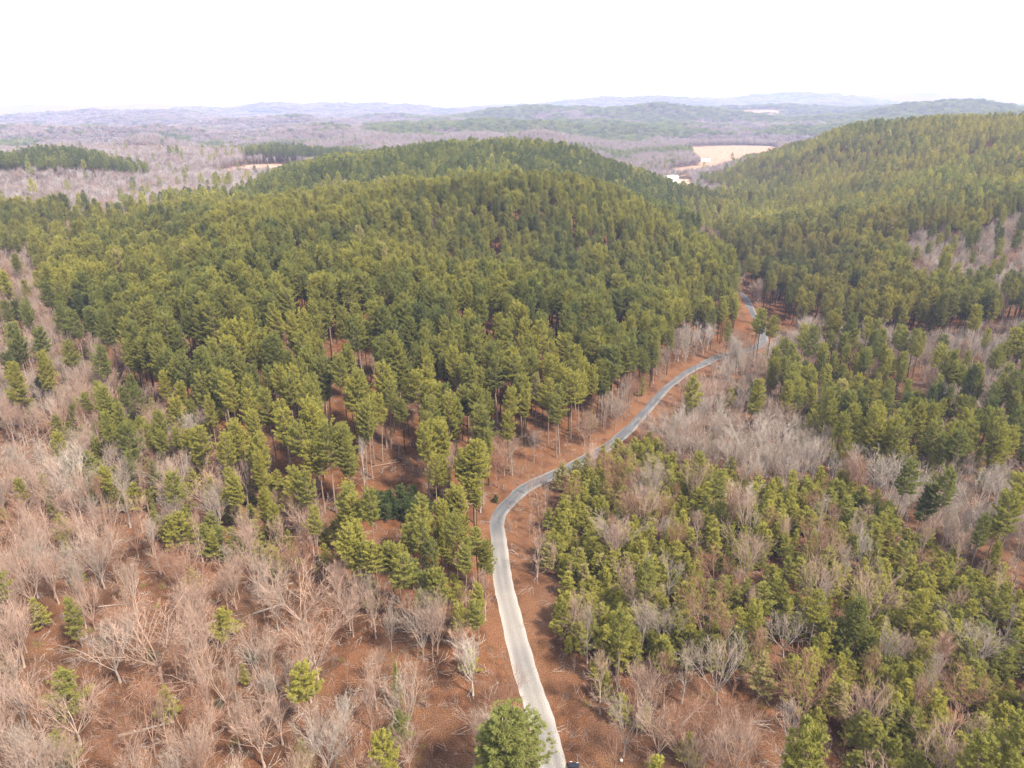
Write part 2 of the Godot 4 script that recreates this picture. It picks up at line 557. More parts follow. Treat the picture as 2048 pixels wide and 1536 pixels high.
func thing(called: String, label: String, category: String, at: Vector3, turn := 0.0, group := "") -> Node3D:
	var o := Node3D.new()
	o.name = numbered(called)
	add_child(o)
	o.position = at
	o.rotation.y = turn
	tag(o, label, category, group)
	return o

func part(called: String, mesh: Mesh, mat: Material, parent: Node) -> MeshInstance3D:
	var o := MeshInstance3D.new()
	o.name = called
	o.mesh = mesh
	if mat:
		o.material_override = mat
	parent.add_child(o, true)
	return o

func setting(called: String, mesh: Mesh, mat: Material) -> MeshInstance3D:
	var o := part(called, mesh, mat, self)
	o.set_meta("kind", "structure")
	return o

# ---------------------------------------------------------------- the view
func framed(p: Vector3, wide := WIDE, low := LOW) -> float:
	# depth before the lens, or -1 when outside what is built
	var q := view * p
	var z := -q.z
	if z < 20.0 or absf(q.x) > wide * z + 8.0 or q.y < -low * z - 12.0:
		return -1.0
	return z

const PINE_TONES := [["dark green", 0.090, 0.104, 0.034], ["deep green", 0.148, 0.152, 0.041], ["olive green", 0.202, 0.190, 0.045], ["yellow-green", 0.258, 0.230, 0.047], ["yellowish", 0.30, 0.25, 0.10]]
const BARE_TONES := [["pinkish", 0.225, 0.148, 0.110], ["grey-beige", 0.205, 0.158, 0.126], ["russet", 0.155, 0.080, 0.050], ["pale", 0.26, 0.218, 0.182]]

func tone_color(set_of: Array, i: int) -> Color:
	var t: Array = set_of[i]
	return Color(t[1], t[2], t[3])

func _ready() -> void:
	rng.seed = 7
	# camera
	var cam := Camera3D.new()
	cam.name = "camera"
	add_child(cam)
	cam.fov = LENS
	cam.near = 1.0
	cam.far = 80000.0
	cam.position = Vector3(0, EYE, 0)
	cam.rotation_degrees = Vector3(-22.0, 0.0, -0.45)
	cam.current = true
	view = cam.transform.affine_inverse()
	# overcast sky
	var sky_look := ProceduralSkyMaterial.new()
	sky_look.sky_top_color = Color(0.93, 0.955, 1.0)
	sky_look.sky_horizon_color = Color(1.0, 1.0, 1.0)
	sky_look.sky_curve = 0.2
	sky_look.ground_horizon_color = Color(0.6, 0.58, 0.56)
	sky_look.ground_bottom_color = Color(0.4, 0.36, 0.33)
	sky_look.sun_angle_max = 1.0
	var env := Environment.new()
	env.background_mode = Environment.BG_SKY
	env.sky = Sky.new()
	env.sky.sky_material = sky_look
	env.background_energy_multiplier = 0.52
	env.tonemap_mode = Environment.TONE_MAPPER_LINEAR
	env.tonemap_exposure = 5.7
	env.sdfgi_enabled = true
	env.ssao_enabled = true
	env.ssil_enabled = true
	env.fog_enabled = true
	env.fog_density = 0.000074
	env.fog_light_color = Color(0.80, 0.84, 1.0)
	var around := WorldEnvironment.new()
	around.name = "environment"
	around.environment = env
	add_child(around)
	var sun := DirectionalLight3D.new()
	sun.name = "sun"
	add_child(sun)
	sun.look_at_from_position(Vector3(0.62, 1.0, 0.5), Vector3.ZERO)
	sun.light_energy = 1.0
	sun.light_color = Color(1.0, 0.965, 0.91)
	sun.light_angular_distance = 6.0
	sun.shadow_enabled = true

	hills.seed = 11
	hills.frequency = 1.0 / 1500.0
	hills.fractal_octaves = 4
	patches.seed = 23
	patches.frequency = 1.0 / 700.0
	patches.fractal_octaves = 4
	tones.seed = 5
	tones.frequency = 1.0 / 45.0
	tones.fractal_octaves = 3
	for k in STANDS:
		var p := PackedVector2Array()
		for i in range(0, STANDS[k].size(), 2):
			p.append(Vector2(STANDS[k][i], STANDS[k][i + 1]))
		outlines[k] = p
	solve_road()
	solve_land()
	make_materials()
	build_ground()
	build_road()
	plant()
	place_extras()
	far_woods()

func make_materials() -> void:
	var litter := plain("leaf_litter", Color.WHITE, 1.0, true)
	litter.metallic_specular = 0.1
	litter.albedo_texture = noise_picture(3, 0.045, [Color(0.25, 0.21, 0.19), Color(0.66, 0.58, 0.53), Color(0.93, 0.83, 0.75), Color(1.0, 0.97, 0.93)], [0.0, 0.38, 0.6, 1.0])
	litter.uv1_triplanar = true
	litter.uv1_world_triplanar = true
	litter.uv1_scale = Vector3.ONE / 17.0
	litter.detail_enabled = true
	litter.detail_blend_mode = BaseMaterial3D.BLEND_MODE_MUL
	litter.detail_albedo = noise_picture(9, 0.012, [Color(0.62, 0.6, 0.6), Color(0.95, 0.93, 0.92), Color(1, 1, 1)], [0.1, 0.5, 0.9], 512)
	litter.detail_uv_layer = BaseMaterial3D.DETAIL_UV_2
	litter.uv2_triplanar = true
	litter.uv2_world_triplanar = true
	litter.uv2_scale = Vector3.ONE / 83.0
	mats.ground = litter
	var asphalt := plain("worn_asphalt", Color.WHITE, 0.95, true)
	asphalt.albedo_texture = noise_picture(31, 0.03, [Color(0.72, 0.71, 0.70), Color(0.9, 0.9, 0.9), Color(1, 1, 1)], [0.15, 0.5, 0.85])
	asphalt.uv1_triplanar = true
	asphalt.uv1_world_triplanar = true
	asphalt.uv1_scale = Vector3.ONE / 9.0
	mats.road = asphalt
	mats.bark = plain("pine_bark", Color.WHITE, 0.95, true)
	mats.needles = leafy("needles", Color.WHITE)
	mats.twigs = plain("twigs", Color.WHITE, 0.9, true)
	for i in PINE_TONES.size():
		mats["needles%d" % i] = leafy("needles_" + PINE_TONES[i][0].replace(" ", "_"), tone_color(PINE_TONES, i).linear_to_srgb())
	for i in BARE_TONES.size():
		mats["twigs%d" % i] = plain("twigs_" + BARE_TONES[i][0], tone_color(BARE_TONES, i).linear_to_srgb(), 0.9, true)
		mats["limbs%d" % i] = plain("limbs_" + BARE_TONES[i][0], (tone_color(BARE_TONES, i) * 0.95 + Color(0.015, 0.02, 0.02)).linear_to_srgb(), 0.9, true)

# ---------------------------------------------------------------- ground
func floor_color(x: float, z: float, r: float) -> Color:
	var n := tones.get_noise_2d(x * 1.7, z * 1.7)
	var m := tones.get_noise_2d(x * 5.0 + 400.0, z * 5.0)
	var straw := Color(0.150, 0.083, 0.043)
	var leaves := Color(0.143, 0.090, 0.058)
	var dull := Color(0.122, 0.085, 0.060)
	if r > 1500.0:
		var k := far_cover(x, z)
		var wood := Color(0.13, 0.10, 0.095)
		if r > 5200.0 and k == 1:
			return Color(0.065, 0.09, 0.045)
		return Color(0.37, 0.30, 0.24) if k == 2 else wood
	var s := stand_of(x, z)
	var c := leaves
	if s in ["plantation", "young_edge", "clearing", "clearing_b", "crest_mix"]:
		c = straw
	elif s == "field":
		c = Color(0.385, 0.345, 0.31)
	elif s == "yard":
		c = Color(0.62, 0.58, 0.52)
	elif s in ["hillside", "back_hill"]:
		c = Color(0.135, 0.078, 0.046)
	elif s == "valley":
		c = Color(0.14, 0.10, 0.085)
	elif s in ["right_scrub", "right_bottom", "right_pale", "right_mid_pines", "road_bare"]:
		c = dull.lerp(leaves, 0.45)
	if s != "field" and s != "yard":
		c = c.lerp(dull, clampf(0.35 + n * 1.5, 0.0, 0.95)).lerp(leaves, clampf(-n * 0.8, 0.0, 0.4)).lerp(Color(0.065, 0.042, 0.03), clampf(m * 1.3 - 0.05, 0.0, 0.7))
		var g := road_gap(x, z)
		if g < 9.0:
			c = c.lerp(Color(0.160, 0.103, 0.068), smoothstep(9.0, 6.0, g) * 0.85)
	return c

func build_ground() -> void:
	var rings := PackedFloat32Array()
	var r := 24.0
	while r < 46000.0:
		rings.append(r)
		r += clampf(r * 0.013, 1.6, 9000.0) if r < 2500.0 else r * 0.03
	var turns := PackedFloat32Array()
	var a := -48.0
	while a < 48.01:
		turns.append(deg_to_rad(a))
		a += 0.3
	while a < 311.9:
		turns.append(deg_to_rad(a))
		a += 6.0
	turns.append(deg_to_rad(312.0))
	var nr := rings.size()
	var nt := turns.size()
	var v := PackedVector3Array()
	var c := PackedColorArray()
	v.append(spot(0, 0))
	c.append(floor_color(0, 0, 0))
	for i in nr:
		for j in nt:
			var x := sin(turns[j]) * rings[i]
			var z := -cos(turns[j]) * rings[i]
			var y := land(x, z)
			var g := road_gap(x, z)
			if g < 7.0 and rings[i] < 700.0:
				y -= 0.14 * smoothstep(7.0, 3.0, g)
			v.append(Vector3(x, y, z))
			c.append(floor_color(x, z, rings[i]) if absf(turns[j]) < 0.85 else Color(0.2, 0.14, 0.1))
	var index := PackedInt32Array()
	for j in nt:
		index.append_array([0, 1 + j, 1 + (j + 1) % nt])
	for i in nr - 1:
		for j in nt:
			var p := 1 + i * nt + j
			var q := 1 + i * nt + (j + 1) % nt
			index.append_array([p, p + nt, q, q, p + nt, q + nt])
	var normals := PackedVector3Array()
	normals.resize(v.size())
	for i in range(0, index.size(), 3):
		var f := (v[index[i + 2]] - v[index[i]]).cross(v[index[i + 1]] - v[index[i]])
		if f.y < 0.0:
			f = -f
		f = f.normalized()
		for k in 3:
			normals[index[i + k]] += f
	for i in normals.size():
		normals[i] = normals[i].normalized()
	var arrays := []
	arrays.resize(Mesh.ARRAY_MAX)
	arrays[Mesh.ARRAY_VERTEX] = v
	arrays[Mesh.ARRAY_NORMAL] = normals
	arrays[Mesh.ARRAY_COLOR] = c
	arrays[Mesh.ARRAY_INDEX] = index
	var m := ArrayMesh.new()
	m.add_surface_from_arrays(Mesh.PRIMITIVE_TRIANGLES, arrays)
	setting("ground", m, mats.ground)

func ribbon(from: int, to: int, offsets: Array, lifts: Array, color_of: Callable) -> ArrayMesh:
	var v := PackedVector3Array()
	var c := PackedColorArray()
	var n := PackedVector3Array()
	var index := PackedInt32Array()
	var w := offsets.size()
	for i in range(from, to):
		var d := (lane[mini(i + 1, lane.size() - 1)] - lane[maxi(i - 1, 0)]).normalized()
		var side := Vector2(-d.y, d.x)
		var mid := land(lane[i].x, lane[i].y)
		for k in w:
			var ragged: float = tones.get_noise_2d(i * 21.0, k * 900.0) * 0.3 if (k < 2 or k > w - 3) else 0.0
			var q: Vector2 = lane[i] + side * (offsets[k] + ragged)
			v.append(Vector3(q.x, mid + lifts[k], q.y))
			n.append(Vector3.UP)
			c.append(color_of.call(i, k))
			if i > from and k > 0:
				var p := (i - from) * w + k
				index.append_array([p, p - w, p - 1, p - 1, p - w, p - w - 1])
	var arrays := []
	arrays.resize(Mesh.ARRAY_MAX)
	arrays[Mesh.ARRAY_VERTEX] = v
	arrays[Mesh.ARRAY_NORMAL] = n
	arrays[Mesh.ARRAY_COLOR] = c
	arrays[Mesh.ARRAY_INDEX] = index
	var m := ArrayMesh.new()
	m.add_surface_from_arrays(Mesh.PRIMITIVE_TRIANGLES, arrays)
	return m

func build_road() -> void:
	var look := func(i: int, k: int) -> Color:
		var z := -lane[i].y
		var along := tones.get_noise_2d(i * 4.0, 77.0)
		var fresh := smoothstep(168.0, 190.0, z) * smoothstep(900.0, 500.0, z) + 0.35 * smoothstep(-0.1, 0.3, along)
		var base := Color(0.158, 0.140, 0.124).lerp(Color(0.055, 0.058, 0.065), clampf(fresh, 0.0, 0.9))
		var stone := Color(0.245, 0.222, 0.198)
		var dusty := [1.0, 1.0, 0.75, 0.25, 0.05, 0.3, 0.05, 0.25, 0.75, 1.0, 1.0]
		return base.lerp(stone, clampf(dusty[k] * (1.0 - 0.55 * clampf(fresh, 0.0, 1.0)) + tones.get_noise_2d(i * 9.0, k * 70.0) * 0.25, 0.0, 1.0))
	setting("road", ribbon(0, lane.size(), [-2.75, -2.45, -2.1, -1.5, -0.85, 0.0, 0.85, 1.5, 2.1, 2.45, 2.75], [-0.10, 0.05, 0.09, 0.12, 0.14, 0.16, 0.14, 0.12, 0.09, 0.05, -0.10], look), mats.road)

# ---------------------------------------------------------------- planting
class Place:
	var at: Vector3
	var size: Vector3
	var turn: float
	var tone: int
	var tint: Color
	var which: int
	var depth: float
	var fixed := ""
	func frame() -> Transform3D:
		return Transform3D(Basis(Vector3.UP, turn).scaled_local(size), at)

var kinds := {}

func pine_tint(x: float, z: float, s: String) -> Array:
	var n := tones.get_noise_2d(x, z) * 1.5 + tones.get_noise_2d(x * 0.22 + 700.0, z * 0.22) * 1.6 + r1() * 0.8
	var t := 2.05 + n * 1.1
	if s == "right_scrub" or s == "right_bottom":
		t += 1.05
	elif s == "back_hill":
		t -= 1.5
	elif s == "hillside":
		t -= 0.25
	elif s == "left_mix":
		t -= 0.1
	if rng.randf() < 0.012:
		t = 4.0
	var i := clampi(roundi(t), 0, 3)
	if t >= 4.0 and rng.randf() < 0.5:
		i = 4
	var c := tone_color(PINE_TONES, i) * rng.randf_range(0.85, 1.15)
	return [i, c * Color(1.0, 0.92, 1.0) if s == "hillside" else c]

func bare_tint(x: float, z: float, s: String) -> Array:
	var i := 0
	var k := rng.randf() + tones.get_noise_2d(x * 0.8 + 60.0, z * 0.8) * 0.5
	if s == "left_back":
		i = 1 if k > 0.45 else 0 if k > 0.12 else 2
	elif s in ["right_pale", "road_bare", "hill_gap", "valley"]:
		i = 3 if k > 0.72 else 1 if k > 0.12 else 0
	elif s in ["right_bottom", "verge_bare", "right_scrub"]:
		i = 2 if k > 0.62 else 1 if k > 0.4 else 0
	else:
		i = 3 if k > 1.0 else 1 if k > 0.66 else 0 if k > 0.1 else 2
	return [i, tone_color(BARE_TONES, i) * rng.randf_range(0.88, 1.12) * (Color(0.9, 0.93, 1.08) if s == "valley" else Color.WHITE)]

func add_place(kind: String, x: float, z: float, high: float, wide: float, tone: Array, which := -1, fixed := "") -> void:
	var p := Place.new()
	p.at = spot(x, z) - Vector3.UP * 0.15
	p.size = Vector3(wide, high, wide)
	p.turn = rng.randf() * TAU
	p.tone = tone[0]
	p.tint = tone[1]
	p.which = which if which >= 0 else rng.randi_range(0, 7)
	p.depth = framed(p.at)
	p.fixed = fixed
	kinds[kind].append(p)

# trees that one can pick out in the photograph: kind, x, z, height, width, tone, variant, label
const PICKED := [
	["pine_tree", -2.0, -86.2, 0.93, 1.85, 1, 0, "big broad pine overhanging the road edge beside the dark car"],
	["scrub_pine", 23.4, -86.3, 1.45, 1.55, 3, 0, "yellow-green pine standing across the verge from the dark car"],
	["pine_tree", -40.1, -104.6, 0.72, 1.0, 3, 1, "bright green two-topped pine alone among bare trees right of the long log"],
	["scrub_pine", -88.1, -106.0, 1.15, 1.4, 2, 1, "round olive pine among bare trees left of the long fallen log"],
	["scrub_pine", -97.0, -126.3, 1.2, 1.15, 2, 2, "pointed olive pine among bare trees behind the long fallen log"],
	["scrub_pine", -39.5, -97.0, 0.8, 0.9, 3, 3, "small round yellow-green pine in front of the two-topped bright pine"],
	["scrub_pine", -24.5, -113.5, 1.0, 0.65, 2, 4, "slim green pine between bare trees left of the straight road"],
	["scrub_pine", 51.6, -113.6, 1.0, 1.15, 4, 5, "round pale yellow-green pine at the front edge of the bushy pines"],
	["pine_tree", 104.3, -281.9, 0.66, 1.35, 0, 2, "round dark green pine alone among pale bare trees beyond the bend"],
	["bare_tree", -75.7, -117.8, 1.0, 1.35, 0, 0, "widest bare tree with fanned pinkish limbs behind the long fallen log"],
	["bare_tree", -49.9, -134.4, 0.9, 1.2, 0, 3, "wide fanned bare tree right of the short fallen log"],
	["bare_tree", -84.1, -117.1, 0.85, 0.95, 1, 6, "pale forked bare tree left of the widest bare tree"],
	["bare_tree", -8.9, -116.9, 0.8, 0.85, 3, 2, "pale bare tree close to the left edge of the straight road"],
	["bare_tree", -83.7, -101.2, 0.72, 0.95, 0, 3, "low pinkish bare tree left of the long fallen log"],
	["bare_tree", -67.6, -153.0, 0.8, 0.9, 0, 1, "reddish oval bare tree in front of the dark pine strip"],
	["bare_tree", -108.3, -171.7, 0.95, 0.95, 1, 4, "grey bare tree with long limbs behind the pointed olive pine"],
	["bare_tree", -130.5, -186.2, 0.95, 0.9, 3, 6, "pale double-stemmed bare tree right of the wind-thrown pines"],
	["bare_tree", -47.6, -98.1, 0.72, 1.0, 0, 5, "low fanned bare tree in front of the two-topped bright pine"],
	["bare_tree", -150.6, -267.5, 0.9, 1.3, 2, 0, "russet round bare tree against the edge of the pine plantation"],
	["bare_tree", 84.4, -228.2, 0.95, 1.35, 3, 3, "big pale spreading bare tree in front of the round dark pine"],
	["bare_tree", -10.1, -189.8, 0.75, 0.75, 3, 1, "pale thin bare tree at the outer edge of the road bend"],
	["bare_tree", -46.2, -193.3, 1.0, 0.5, 3, 1, "pale thin bare stem beside the tall pines of the orange clearing"],
	["bare_tree", 35.1, -113.1, 0.85, 0.8, 1, 4, "bare tree with a pale stem right of the russet verge"],
	["bare_tree", 42.1, -112.2, 0.9, 0.95, 1, 6, "many-stemmed pale bare tree in front of the bushy pines"],
	["bare_tree", 90.6, -155.3, 0.6, 0.5, 3, 2, "white-stemmed bare pair of trunks alone among the bushy pines"],
	["scrub_pine", 71.0, -141.0, 1.1, 1.1, 4, 6, "brightest yellow bush pine in the middle of the bushy pines"],
	["bare_tree", 51.0, -148.0, 0.55, 0.8, 2, 3, "rusty bare clump between bushy pines right of the straight road"],
	["bare_tree", 112.0, -128.0, 0.7, 0.45, 1, 1, "grey dead pine standing bare among bushy pines near the frame edge"],
	["bare_tree", 88.0, -106.0, 0.6, 0.8, 2, 0, "russet corner tree standing bare among bushy pines in the lower right corner"],
	["bare_tree", 34.0, -150.0, 0.6, 0.4, 3, 1, "pale whip, a thin leafless stem among the bushy pines beside the verge"],
	["bare_tree", 60.0, -124.0, 0.62, 0.8, 1, 6, "grey twin tree, leafless, behind the pale round pine"],
	["bare_tree", 104.0, -152.0, 0.5, 0.7, 2, 3, "russet twin tree, leafless, right of the white-stemmed pair"],
	["bare_tree", 38.0, -186.0, 0.62, 0.75, 1, 2, "leafless vase tree among bushy pines right of the road bend"],
	["bare_tree", 66.0, -178.0, 0.6, 0.8, 3, 0, "low pale bare tree in the pale gap in the pines"],
	["bare_tree", 49.3, -95.5, 0.9, 0.9, 1, 1, "pale upright bare tree in front of the round pale pine"],
]

const LANDMARKS := [
	["dark car", 10.6, -96.0], ["long fallen log", -73.0, -105.0], ["short fallen log", -60.5, -142.0], ["dark thicket", -35.0, -184.0], ["wind-thrown pines", -152.0, -205.0], ["road bend", -4.0, -190.0],
	["round dark pine", 104.3, -281.9], ["pale round pine", 51.6, -113.6], ["two-topped pine", -40.1, -104.6], ["olive round pine", -88.1, -106.0], ["russet round tree", -150.6, -267.5],
	["spreading pale tree", 84.4, -228.2], ["second road bend", 40.0, -247.0], ["widest bare tree", -75.7, -117.8], ["orange clearing", -38.0, -205.0], ["bent dark hemlock", -181.0, -248.0], ["pointed olive pine", -97.0, -126.3], ["white-stemmed pair", 90.6, -155.3], ["yellow bush pine", 71.0, -141.0], ["rusty bare clump", 51.0, -148.0], ["grey dead pine", 112.0, -128.0], ["pale gap", 66.0, -178.0], ["russet corner tree", 88.0, -106.0], ["pale whip", 34.0, -150.0], ["grey twin tree", 60.0, -124.0], ["russet twin tree", 104.0, -152.0], ["leafless vase tree", 38.0, -186.0],
]
const NTH := ["nearest", "second", "third", "fourth", "fifth", "sixth", "seventh", "eighth", "ninth", "tenth", "eleventh", "twelfth", "thirteenth", "fourteenth", "fifteenth", "sixteenth", "seventeenth", "eighteenth", "nineteenth", "twentieth"]
const WAYS := ["right of", "before-right of", "before", "before-left of", "left of", "behind-left of", "behind", "behind-right of"]

func label_all(kind: String, called: Callable, list: Array) -> Array:
	var cells := {}
	for p: Place in list:
		if p.fixed:
			continue
		var best := 0
		var near := 1e9
		for i in LANDMARKS.size():
			var d := Vector2(p.at.x - LANDMARKS[i][1], p.at.z - LANDMARKS[i][2]).length_squared()
			if d < near:
				near = d
				best = i
		var a := atan2(p.at.z - LANDMARKS[best][2], p.at.x - LANDMARKS[best][1])
		var key := "%02d %d" % [best, posmod(roundi(a / TAU * 8.0), 8)]
		if not cells.has(key):
			cells[key] = []
		cells[key].append([near, p])
	for key: String in cells:
		var row: Array = cells[key]
		row.sort_custom(func(a, b): return a[0] < b[0])
		var i := int(key.left(2))
		for k in row.size():
			var p: Place = row[k][1]
			var rank: String = NTH[k] if k < NTH.size() else "%s after the twentieth" % NTH[mini(k - 19, 19)] if k < 39 else "number %d" % (k + 1)
			p.fixed = "%s, %s %s the %s" % [called.call(p), rank, WAYS[int(key.right(1))], LANDMARKS[i][0]]
			if p.fixed.replace("-", " ").split(" ").size() > 16:
				p.fixed = p.fixed.trim_prefix("slim ").trim_prefix("broad ")
	return list

func plant() -> void:
	for k in ["pine_tree", "scrub_pine", "bare_tree", "sapling"]:
		kinds[k] = []
	for p in PICKED:
		var pine: bool = p[0] in ["pine_tree", "scrub_pine"]
		add_place(p[0], p[1], p[2], p[3], p[4], [p[5], tone_color(PINE_TONES if pine else BARE_TONES, p[5])], p[6], p[7])
	var step := 2.6
	var x := -1350.0
	var z := -40.0
	while z > -1620.0:
		var cell := 2.6 if z > -420.0 else 5.2
		x = maxf(-1350.0, z * 1.1 - 60.0)
		var end := -x
		while x < end:
			var px := x + rng.randf() * cell
			var pz := z - rng.randf() * cell
			x += cell
			var r := sqrt(px * px + pz * pz)
			if r > 1560.0:
				continue
			var roll := rng.randf()
			# the densest mix stands 3.4 m apart
			var share: float = cell * cell / (3.0 * 3.0)
			if roll > share:
				continue
			var at := Vector3(px, 0.0, pz)
			if framed(at) < 0.0:
				continue
			var s := stand_of(px, pz)
			var mix: Array = MIX[s]
			var apart: float = mix[4]
			if roll > cell * cell / (apart * apart):
				continue
			# gaps, so that the floor shows
			if (s == "plantation" or s == "hillside") and tones.get_noise_2d(px * 1.4 + 900.0, pz * 1.4) > 0.24:
				continue
			if s == "left_hardwood" and tones.get_noise_2d(px * 1.2 + 300.0, pz * 1.2) > 0.3 and rng.randf() < 0.7:
				continue
			var g := road_gap(px, pz)
			var pick := rng.randf()
			var kind := "pine_tree"
			if pick > mix[0]:
				kind = "scrub_pine"
			if pick > mix[0] + mix[1]:
				kind = "bare_tree"
			if pick > mix[0] + mix[1] + mix[2]:
				kind = "sapling"
			if pick > mix[0] + mix[1] + mix[2] + mix[3]:
				continue
			if g < 10.0 and pz < -196.0 and s in ["plantation", "hillside"] and rng.randf() < 0.75:
				kind = "bare_tree" if rng.randf() < 0.3 else "sapling"
			if kind in ["bare_tree", "sapling"] and pz < -196.0 and g > 3.4:
				g = maxf(g, 5.1)
			if kind == "pine_tree" and pz > -145.0 and g < 8.0:
				continue
			if g < {"pine_tree": 5.2, "scrub_pine": 5.5, "bare_tree": 5.0, "sapling": 3.8}[kind]:
				continue
			# the mown verge on the right of the straight
			if pz > -178.0 and px > -6.0 and g < 9.0 and px > lane[0].x * 0.0 + lane_x(pz):
				continue
			if kind != "sapling" and Vector2((px + 163.0) / 19.0, (pz + 206.0) / 14.0).length() < 1.0:
				continue
			var crowded := Vector2(px - 11.0, pz + 95.0).length() < 7.0
			if kind != "sapling" and (pz < -196.0 and pz > -255.0 and g < 8.5 and px > lane_x(pz) or pz < -255.0 and pz > -345.0 and g < 13.0 and px > lane_x(pz) or pz < -365.0 and pz > -452.0 and g < 17.0 and px > 118.0):
				continue
			for q in PICKED:
				var near: float = 2.2 + 2.2 * q[4]
				if absf(q[1] - px) < near and absf(q[2] - pz) < near:
					crowded = true
					break
			if crowded or Vector2(px + 35.0, (pz + 184.0) * 1.6).length() < 12.0 or Vector2(px + 33.0, (pz + 170.0) * 1.1).length() < 12.0:
				continue
			var n := 0.0
			match kind:
				"pine_tree":
					n = (rng.randf_range(0.78, 1.12) + tones.get_noise_2d(px * 0.5, pz * 0.5 + 300.0) * 0.22) * (0.75 if s in ["right_mid_pines", "left_mix", "left_hardwood", "right_scrub"] else 0.72 if s == "young_edge" else 1.0)
					add_place(kind, px, pz, n, n * rng.randf_range(0.85, 1.2) * (1.12 if s == "young_edge" else 1.0), pine_tint(px, pz, s))
				"scrub_pine":
					n = rng.randf_range(0.5, 0.92) * (1.15 if s in ["right_mid_pines", "left_mix"] else 1.0)
					add_place(kind, px, pz, n, n * rng.randf_range(1.05, 1.6), pine_tint(px, pz, s))
				"bare_tree":
					n = rng.randf_range(0.55, 0.95)
					add_place(kind, px, pz, n, n * rng.randf_range(0.7, 1.1), bare_tint(px, pz, s))
				_:
					n = rng.randf_range(0.45, 1.15)
					add_place(kind, px, pz, n, n, bare_tint(px, pz, s))
		z -= cell
	var shapes := {"pine_tree": [], "scrub_pine": [], "bare_tree": [], "sapling": []}
	for i in 8:
		shapes.pine_tree.append(make_pine(27.0, rng.randf_range(0.36, 0.5), rng.randf_range(2.8, 3.6), 52, 2.0))
	shapes.pine_tree[0] = make_pine(27.0, 0.56, 3.5, 96, 2.6)
	for i in 8:
		shapes.scrub_pine.append(make_scrub(11.5, rng.randf_range(2.3, 3.0), 54, rng.randf_range(0.12, 0.3)))
	for i in 8:
		shapes.bare_tree.append(make_bare(19.0, [0, 1, 2, 0, 1, 2, 0, 1][i], 3))
	for i in 8:
		shapes.sapling.append(make_sapling(8.0, [1, 1, 2, 1, 3, 1, 2, 1][i]))
	var say := {
		"pine_tree": ["tall pine", "pine_forest", "tall pines of the plantation", "mass of tall pines covering the hills"],
		"scrub_pine": ["bushy pine", "scrub_pine_woods", "bushy pines in front of the hills", "mass of bushy pines farther off"],
		"bare_tree": ["bare tree", "bare_hardwood_forest", "bare hardwoods on the leaf litter", "mass of bare grey and pink hardwoods farther off"],
		"sapling": ["bare sapling", "sapling_undergrowth", "bare saplings between the trees", "mass of bare saplings between the trees"],
	}
	for kind: String in kinds:
		var list: Array = kinds[kind]
		var reach := {"pine_tree": 1.0, "scrub_pine": 0.62, "bare_tree": 0.8, "sapling": 0.4}
		var shown := []
		var rest := []
		for p: Place in list:
			if p.fixed:
				shown.append(p)
		var others := list.filter(func(p): return p.fixed == "")
		others.sort_custom(func(a, b): return a.depth / a.size.y < b.depth / b.size.y)
		for p: Place in others:
			if shown.size() < 300 and framed(p.at + Vector3.UP * p.size.y * 12.0 * reach[kind], 0.715, 0.53) > 0.0 and absf((view * p.at).x) < 0.72 * p.depth and p.depth > 0.0:
				shown.append(p)
			else:
				rest.append(p)
		var names: Array = say[kind]
		var pine := kind in ["pine_tree", "scrub_pine"]
		var category: String = "sapling" if kind == "sapling" else "pine tree" if pine else "tree"
		label_all(kind, func(p: Place) -> String:
			if pine:
				return "%s%s with %s crown" % ["slim " if p.size.x < p.size.y * 0.93 else "broad " if p.size.x > p.size.y * 1.13 else "", names[0], PINE_TONES[p.tone][0]]
			return "%s %s" % [BARE_TONES[p.tone][0], names[0]], shown)
		# one of each shape with its parts, then copies of it
		var first := {}
		for p: Place in shown:
			var key := "%d %d" % [p.which, p.tone]
			var o: Node3D
			if first.has(key):
				o = first[key].duplicate()
			elif kind == "sapling":
				o = MeshInstance3D.new()
				o.mesh = shape_mesh(kind, p.which, shapes, 2)
				o.material_override = mats["twigs%d" % p.tone]
				first[key] = o
			else:
				o = Node3D.new()
				var t := part("trunk", shape_mesh(kind, p.which, shapes, 0), mats.bark if pine else mats["limbs%d" % p.tone], o)
				var c := part("crown", shape_mesh(kind, p.which, shapes, 1), mats["needles%d" % p.tone] if pine else mats["twigs%d" % p.tone], o)
				first[key] = o
			o.name = numbered(kind)
			add_child(o)
			o.transform = p.frame()
			tag(o, p.fixed, category, names[2])
		# the rest, beyond those
		var mass := Node3D.new()
		mass.name = names[1]
		add_child(mass)
		tag(mass, names[3], "trees", "", "stuff")
		var near := {}
		var far := {}
		for p: Place in rest:
			var bag: Dictionary = far if p.depth > 620.0 and kind != "sapling" else near
			if p.depth > 420.0 and kind == "sapling":
				continue
			var w := p.which % 3 if bag == far else p.which
			if not bag.has(w):
				bag[w] = []
			bag[w].append(p)
		for w in near:
			var m: ArrayMesh
			if kind == "sapling":
				m = shapes[kind][w].mesh(mats.twigs)
			else:
				m = joined(shapes[kind][w][0], mats.bark if pine else mats.twigs, shapes[kind][w][1], mats.needles if pine else mats.twigs)
			scatter(kind + "_stand", m, near[w], mass, pine)
		for w in far:
			var s: Shape = make_far_pine(420, 1.15, 27.0, 0.42, 3.3) if kind == "pine_tree" else make_far_pine(260, 0.9, 11.5, 0.8, 2.6) if kind == "scrub_pine" else make_far_bare(44, 19.0, 7.0, 0.16)
			scatter(kind + "_stand", s.mesh(mats.needles if pine else mats.twigs), far[w], mass, pine)

var made := {}
func shape_mesh(kind: String, which: int, shapes: Dictionary, what: int) -> ArrayMesh:
	var key := "%s %d %d" % [kind, which, what]
	if not made.has(key):
		var s: Shape = shapes[kind][which] if what == 2 else shapes[kind][which][what]
		made[key] = s.mesh(mats.twigs)
	return made[key]

